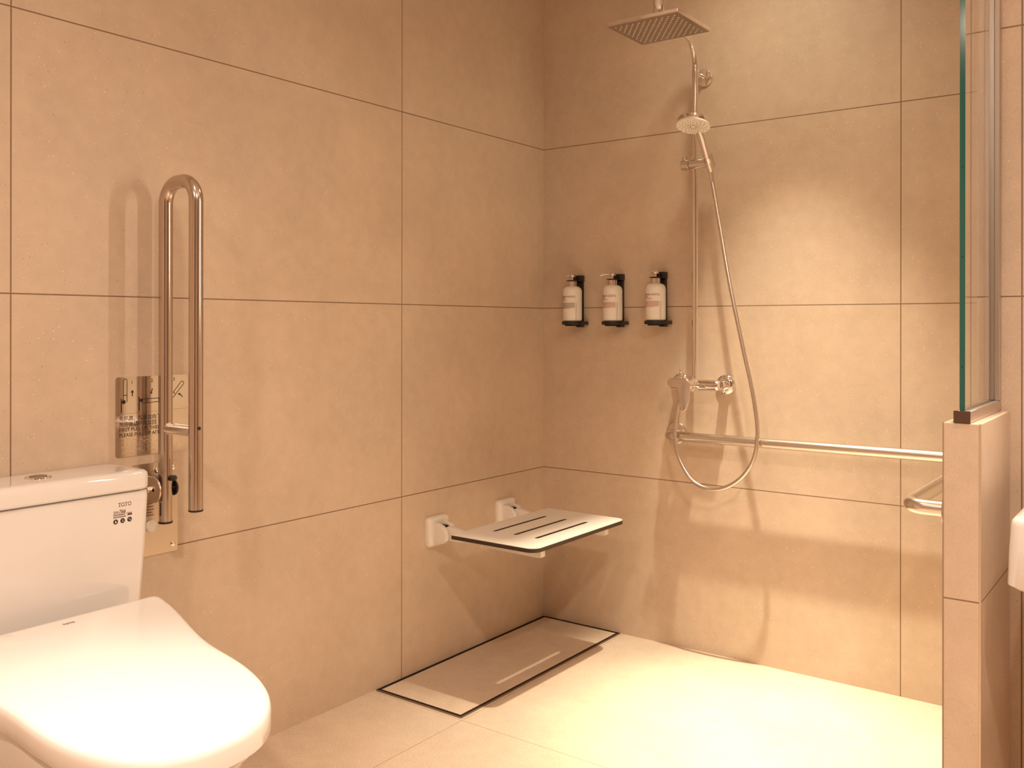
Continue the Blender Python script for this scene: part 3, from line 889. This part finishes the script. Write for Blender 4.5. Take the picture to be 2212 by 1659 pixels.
# picture 3: bar tilted
bar(bm, (1105, 465), (1300, 205), W); bar(bm, (1125, 530), (1352, 245), W); bar(bm, (1155, 400), (1190, 440), W)
prev = None
for k in range(9):
    a = math.radians(142 - 180 * k / 8); q = (1326 + 32 * math.cos(a), 225 - 32 * math.sin(a))
    if prev: bar(bm, prev, q, W)
    prev = q
disc(bm, (1088, 503), 0.0045)
prev = None
for q in ((1332, 500), (1320, 475), (1300, 455), (1275, 440)):
    if prev: bar(bm, prev, q, 0.0022)
    prev = q
poly(bm, [(1240, 432), (1290, 418), (1278, 470)])
bar(bm, (78, 808), (1470, 705), 0.0004)
T.part('diagrams', bm, M_ink, flat=True, label='black line diagrams of the bar')
RY, UZ = (0, 1, 0), (0, 0, 1)
def stext(body, size, cx, cy, **k):
    y, z = S(cx, cy)
    bm = NB()
    text_bm(bm, body, size, (0.0015, y, z), RY, UZ, ext=0.00006, bold=0.00012, **k)
    T.part('sign_lettering', bm, M_ink)
stext('1', 0.0110, 350, 248); stext('2', 0.0110, 718, 210); stext('3', 0.0110, 1145, 182)
stext('\u5148\u6258\u9ad8\uff0c\u7136\u5f8c\u62c9\u5411\u4e0b', 0.0122, 138, 918, sx=0.98)
stext('\u7528\u5b8c\u5f8c\u8acb\u6258\u9ad8\u62c9\u56de', 0.0122, 138, 1022, sx=0.98)
stext('FIRST PULL UP, THEN DOWN', 0.0117, 138, 1115, sx=0.97)
stext('PLEASE PULL UP AFTER USE', 0.0117, 138, 1212, sx=0.97)
bm = NB()
rnd = random.Random(3)
for r in range(8):
    for c in range(26):
        if 12 < c < 17 and r > 6: continue
        for (dy, dz) in ((0, 0), (0.0026, 0), (0, 0.0026), (0.0026, 0.0026)):
            if rnd.random() < 0.42:
                y = Y0 + 0.016 + c * 0.0062 + dy; z = ZT - 0.144 - r * 0.0052 + dz
                if y > Y1 - 0.012 or z < ZB + 0.008: continue
                lathe(bm, (0.0015, y, z), (1, 0, 0), [(0, 0.0011), (0.0005, 0.0009), (0.0008, 0)], 6)
T.part('braille_dots', bm, M_plate)['kind'] = 'stuff'

# ------------------------------------------------------------------ toilet
YC = -1.990
T = Th('toilet', (0.35, YC, 0.0), 'white ceramic toilet with a cistern against the left wall and a closed lid', 'toilet')
# cistern body, narrowing slightly downwards
bm = NB(); rings = []
for (z, hw, xf, g) in ((0.385, 0.228, 0.128, 0.012), (0.392, 0.232, 0.132, 0.0), (0.50, 0.2440, 0.1390, 0), (0.62, 0.2515, 0.1435, 0), (0.728, 0.2560, 0.1465, 0), (0.7385, 0.2550, 0.1455, 0), (0.7405, 0.2520, 0.1425, 0)):
    rings.append([(x, y, z) for x, y in rrect(0.004, xf, YC - hw, YC + hw, (0.004, 0.020, 0.020, 0.004), 7)])
loft(bm, rings)
tank = T.part('cistern', bm, M_ceramic, angle=50)
bm = NB(); rings = []
for (z, g) in ((0.7435, 0.004), (0.7450, 0.0015), (0.7500, 0.0), (0.7720, 0.0), (0.7790, 0.0015), (0.7830, 0.0055), (0.7850, 0.012), (0.7855, 0.022)):
    rings.append([(x, y, z) for x, y in rrect(0.003 + g * .3, 0.1535 - g, YC - 0.2555 + g, YC + 0.2555 - g, (0.02, 0.026 - g * .4, 0.026 - g * .4, 0.02), 8)])
loft(bm, rings)
lid = T.part('cistern_lid', bm, M_ceramic, angle=60)
bm = NB(); box(bm, 0.010, 0.136, YC - 0.235, YC + 0.235, 0.7400, 0.7440)
T.part('lid_gap', bm, M_gap, lid)
bm = NB(); lathe(bm, (0.072, -1.944, 0.7853), (0, 0, 1), [(0, 0.0260), (0.0022, 0.0255), (0.0030, 0.0235), (0.0018, 0.0195), (0.0018, 0.0)], 40)
fb = T.part('flush_button', bm, M_chrome, lid, label='round chrome push button')
bm = NB(); lathe(bm, (0.072, -1.944, 0.7868), (0, 0, 1), [(0, 0.0165), (0.0022, 0.0165), (0.0028, 0.0150), (0.0028, 0.0)], 32)
T.part('button_centre', bm, M_grey, lid)
# lettering and badges on the cistern front
FX = 0.1462
bm = NB()
text_bm(bm, 'TOTO', 0.0120, (FX, -1.8115, 0.7125), RY, UZ, ext=0.0001, bold=0.0001, sx=0.90)
for (y, sx_) in ((-1.8112, 0), (-1.7985, 0)):
    box(bm, FX, FX + 0.0002, y + 0.0012, y + 0.0052, 0.7125, 0.7133)
text_bm(bm, 'SW', 0.0078, (FX - .0004, -1.8215, 0.6985), RY, UZ, ext=0.0001, bold=0.0001)
text_bm(bm, '766', 0.0105, (FX - .0004, -1.8100, 0.6985), RY, UZ, ext=0.0001, shear=0.25, bold=0.0002)
box(bm, FX - .0004, FX, -1.8215, -1.7790, 0.6972, 0.6976)
rnd = random.Random(12)
for r in range(2):
    y = -1.8215
    while y < -1.795:
        wd = rnd.uniform(0.0012, 0.0026)
        box(bm, FX - .0006, FX - .0002, y, y + wd, 0.6938 - r * 0.0042, 0.6958 - r * 0.0042); y += wd + 0.0008
box(bm, FX - .0006, FX - .0002, -1.7895, -1.7790, 0.6915, 0.6958)
T.part('cistern_lettering', bm, M_inkb, tank)
bm = NB(); bm2 = NB()
for k, y in enumerate((-1.8165, -1.8005, -1.7845)):
    z = 0.6815 + k * 0.0004
    lathe(bm, (FX - .0012, y, z), (1, 0, 0), [(0, 0.0052), (0.0006, 0.0052), (0.0007, 0)], 24)
    x = FX - 0.0002
    if k == 0:
        f = [(0, 0.0034), (0.0018, -0.0006), (0.0015, -0.0026), (-0.0015, -0.0026), (-0.0018, -0.0006)]
        bm2.faces.new([bm2.verts.new((x, y + a, z + b)) for a, b in f])
    elif k == 1:
        for dz in (-0.0022, -0.0004, 0.0014): box(bm2, x - .0001, x, y - 0.0016, y + 0.0016, z + dz, z + dz + 0.0007)
    else:
        for (a, b) in ((-0.0012, 0.0012), (0.0016, -0.0014)): box(bm2, x - .0001, x, y + a - .0010, y + a + .0010, z + b - .001, z + b + .001)
T.part('round_badge', bm, M_ink, tank)
T.part('badge_symbol', bm2, M_ceramic, tank)

# outlines in plan: t from back to nose
def plan(hw_back, hw_front, x0, x1, xw=0.46, n=30, pinch=1.0, rb=0.012):
    """half outline from the back right corner to the nose; wide back pinching to a rounded front"""
    pts = []
    fx = x1 - xw
    half = []
    m_ = 10
    for k in range(m_ + 1):
        t = k / m_
        s = t * t * (3 - 2 * t)
        hw = hw_back + (hw_front - hw_back) * s
        half.append((x0 + (xw - x0) * t, hw))
    for k in range(1, n + 1):
        a = 0.5 * PI * k / n
        e = 2.0 / 2.45
        half.append((xw + fx * (math.sin(a) ** e), hw_front * (max(math.cos(a), 0) ** e)))
    # soften back corner
    h0 = half[0]; half[0] = (h0[0] + rb, h0[1])
    half = [(h0[0], h0[1] - rb), (h0[0] + rb * .3, h0[1] - rb * .3)] + half
    right = [(x, YC + y) for x, y in half]
    left = [(x, YC - y) for x, y in reversed(half[:-1])]
    return right + left
def zl(x): return 0.5195 - (x - 0.18) * 0.138          # top plane of the seat lid
def off(pl, d):
    """shrink an outline about its middle"""
    cx = 0.45
    out = []
    for x, y in pl:
        v = Vector((x - cx, y - YC)); L = v.length
        out.append((cx + v.x * (1 - d / L), YC + v.y * (1 - d / L)))
    return out
PL = plan(0.246, 0.1915, 0.182, 0.755, 0.48)
def zring(pl, dz, d=0.0): return [(x, y, zl(x) + dz) for x, y in off(pl, d)]
bm = NB()
loft(bm, [zring(PL, -0.046, 0.002), zring(PL, -0.044, -0.001), zring(PL, -0.016, -0.0015), zring(PL, -0.008, 0.000), zring(PL, -0.003, 0.0035), zring(PL, -0.0007, 0.009), zring(PL, 0.0, 0.018), zring(PL, 0.0010, 0.07)])
sl = T.part('seat_lid', bm, M_lid, angle=60, label='closed glossy white lid')
bm = NB()
text_bm(bm, 'TOTO', 0.0085, (0.2190, -1.9680, zl(0.2190) + 0.0009), RY, (-1, 0, 0.138), ext=0.0001, bold=0.0001)
T.part('lid_lettering', bm, M_inkb, sl)
bm = NB(); loft(bm, [[(x, y, zl(x) + h) for x, y in rrect(0.198, 0.246, -2.098, -2.056, 0.008, 4)] for h in (-0.002, 0.0012)])
T.part('hinge_cover', bm, M_lid, sl, bevel=0.0006, bseg=2)
# seat ring below the lid
PS = plan(0.215, 0.181, 0.190, 0.742, 0.48)
bm = NB()
loft(bm, [[(x, y, zl(x) - 0.058) for x, y in off(PS, 0.004)], [(x, y, zl(x) - 0.056) for x, y in PS], [(x, y, zl(x) - 0.0475) for x, y in PS], [(x, y, zl(x) - 0.0455) for x, y in off(PS, 0.004)]])
T.part('seat_ring', bm, M_lid, angle=60)
bm = NB(); loft(bm, [[(x, y, z) for x, y in rrect(0.150, 0.36, YC - 0.238, YC + 0.205, 0.02, 5)] for z in (0.405, 0.447)])
T.part('washlet_base', bm, M_lid, bevel=0.006, bseg=3)
bm = NB(); lathe(bm, (0.33, YC - 0.215, 0.425), (0.2, -1, -0.1), [(0, 0.020), (0.022, 0.019), (0.027, 0.015), (0.029, 0.0)], 24)
T.part('side_knob', bm, M_white)
# bowl: lofted from the rim down to the foot
bm = NB(); rings = []
PB = plan(0.190, 0.180, 0.130, 0.732, 0.46, rb=0.03)
def scl(pl, sx, sy, x0=0.13, dx=0.0): return [(x0 + (x - x0) * sx + dx, YC + (y - YC) * sy) for x, y in pl]
for (z, sx, sy) in ((0.0, 0.74, 0.56), (0.006, 0.752, 0.575), (0.05, 0.745, 0.57), (0.13, 0.75, 0.60), (0.21, 0.80, 0.69), (0.28, 0.875, 0.82), (0.33, 0.935, 0.91), (0.365, 0.972, 0.965), (0.385, 0.988, 0.99)):
    rings.append([(x, y, z) for x, y in scl(PB, sx, sy)])
def zb(x): return zl(x) - 0.060
for d, s in ((0.010, 0.996), (0.002, 0.996), (0.0, 0.985)):
    rings.append([(x, y, min(zb(x), 0.44) - d) for x, y in scl(PB, s, s)])
loft(bm, rings)
T.part('bowl', bm, M_ceramic, angle=70)

# ------------------------------------------------------------------ wash basin at the right edge
T = Th('wash_basin', (2.0, -0.83, 0.75), 'white ceramic wash basin on the wall, cut off by the right edge of the photo', 'wash basin')
def bas(z, g, ex=0.0): return [(x, y, z) for x, y in rrect(1.7215 + g, 2.32 - g, -1.035 + g, YN - 0.001, (0.030, 0.030, 0.004, 0.004), 8)]
bm = NB()
rings = [bas(0.6180, 0.030), bas(0.6200, 0.018), bas(0.6250, 0.006), bas(0.6330, -0.0035), bas(0.70, -0.001), bas(0.7400, 0.0015), bas(0.7485, 0.003), bas(0.7540, 0.008), bas(0.7555, 0.016)]
def hol(z, g): return [(x, y, z) for x, y in rrect(1.7215 + g, 2.32 - g, -1.035 + g, YN - 0.085 - (g - .05), (0.05, 0.05, 0.05, 0.05), 8)]
rings += [hol(0.7545, 0.045), hol(0.748, 0.050), hol(0.70, 0.058), hol(0.665, 0.085), hol(0.655, 0.13)]
loft(bm, rings)
T.part('basin_body', bm, M_ceramic, angle=60)
bm = NB(); lathe(bm, (2.02, -0.80, 0.6552), (0, 0, 1), [(0, 0.022), (0.002, 0.022), (0.003, 0.018), (0.001, 0.0)], 24)
T.part('basin_waste', bm, M_chrome)
bm = NB(); tube(bm, fillet([(2.02, -0.625, 0.755), (2.02, -0.625, 0.86), (2.02, -0.74, 0.85)], [0.03], 8), 0.013)
lathe(bm, (2.02, -0.625, 0.7545), (0, 0, 1), [(0, 0.026), (0.006, 0.025), (0.008, 0.0)], 28)
T.part('basin_tap', bm, M_chrome)
bm = NB(); tube(bm, fillet([(2.02, -0.80, 0.622), (2.02, -0.80, 0.50), (2.02, YN - .001, 0.50)], [0.03], 8), 0.016)
T.part('waste_trap', bm, M_chrome)
T = Th('wall_mirror', (2.4, YN, 1.5), 'wide frameless mirror over the basin, out of the photo', 'mirror')
bm = NB(); box(bm, 2.0, 3.1, YN - 0.006, YN, 1.05, 1.88)
T.part('mirror_glass', bm, simple('mirror_silver', (0.85, 0.85, 0.84), 0.02, 1.0), flat=True)
T = Th('mirror_lamp', (1.845, YN, 1.25), 'slim upright lamp beside the mirror, out of the photo', 'lamp')
bm = NB(); box(bm, 1.815, 1.875, YN - 0.045, YN, 1.24, 1.88)
T.part('lamp_housing', bm, M_alu, bevel=0.002, bseg=1)

# ------------------------------------------------------------------ recessed ceiling lamps
LABS = {'shower': 'recessed ceiling lamp above the shower floor', 'toilet': 'recessed ceiling lamp above the toilet lid', 'vanity': 'recessed ceiling lamp above the wash basin',
        'room': 'added fill lamp in the ceiling, middle of the room', 'rear_fill': 'added fill lamp in the ceiling behind the camera'}
for nm, lx, ly, spots, colr in LAMPS:
    T = Th('ceiling_lamp', (lx, ly, CEIL), LABS[nm], 'ceiling lamp', 'recessed ceiling lamps')
    bm = NB(); lathe(bm, (lx, ly, CEIL), (0, 0, -1), [(0, 0.050), (0.003, 0.050), (0.005, 0.046), (0.005, 0.036), (-0.0, 0.034), (-0.0, 0.050)], 40)
    T.part('trim_ring', bm, M_white)
    bm = NB(); lathe(bm, (lx, ly, CEIL - 0.0005), (0, 0, -1), [(0, 0.033), (0.001, 0.033), (0.0015, 0.0)], 32)
    T.part('lamp_lens', bm, M_lampface)
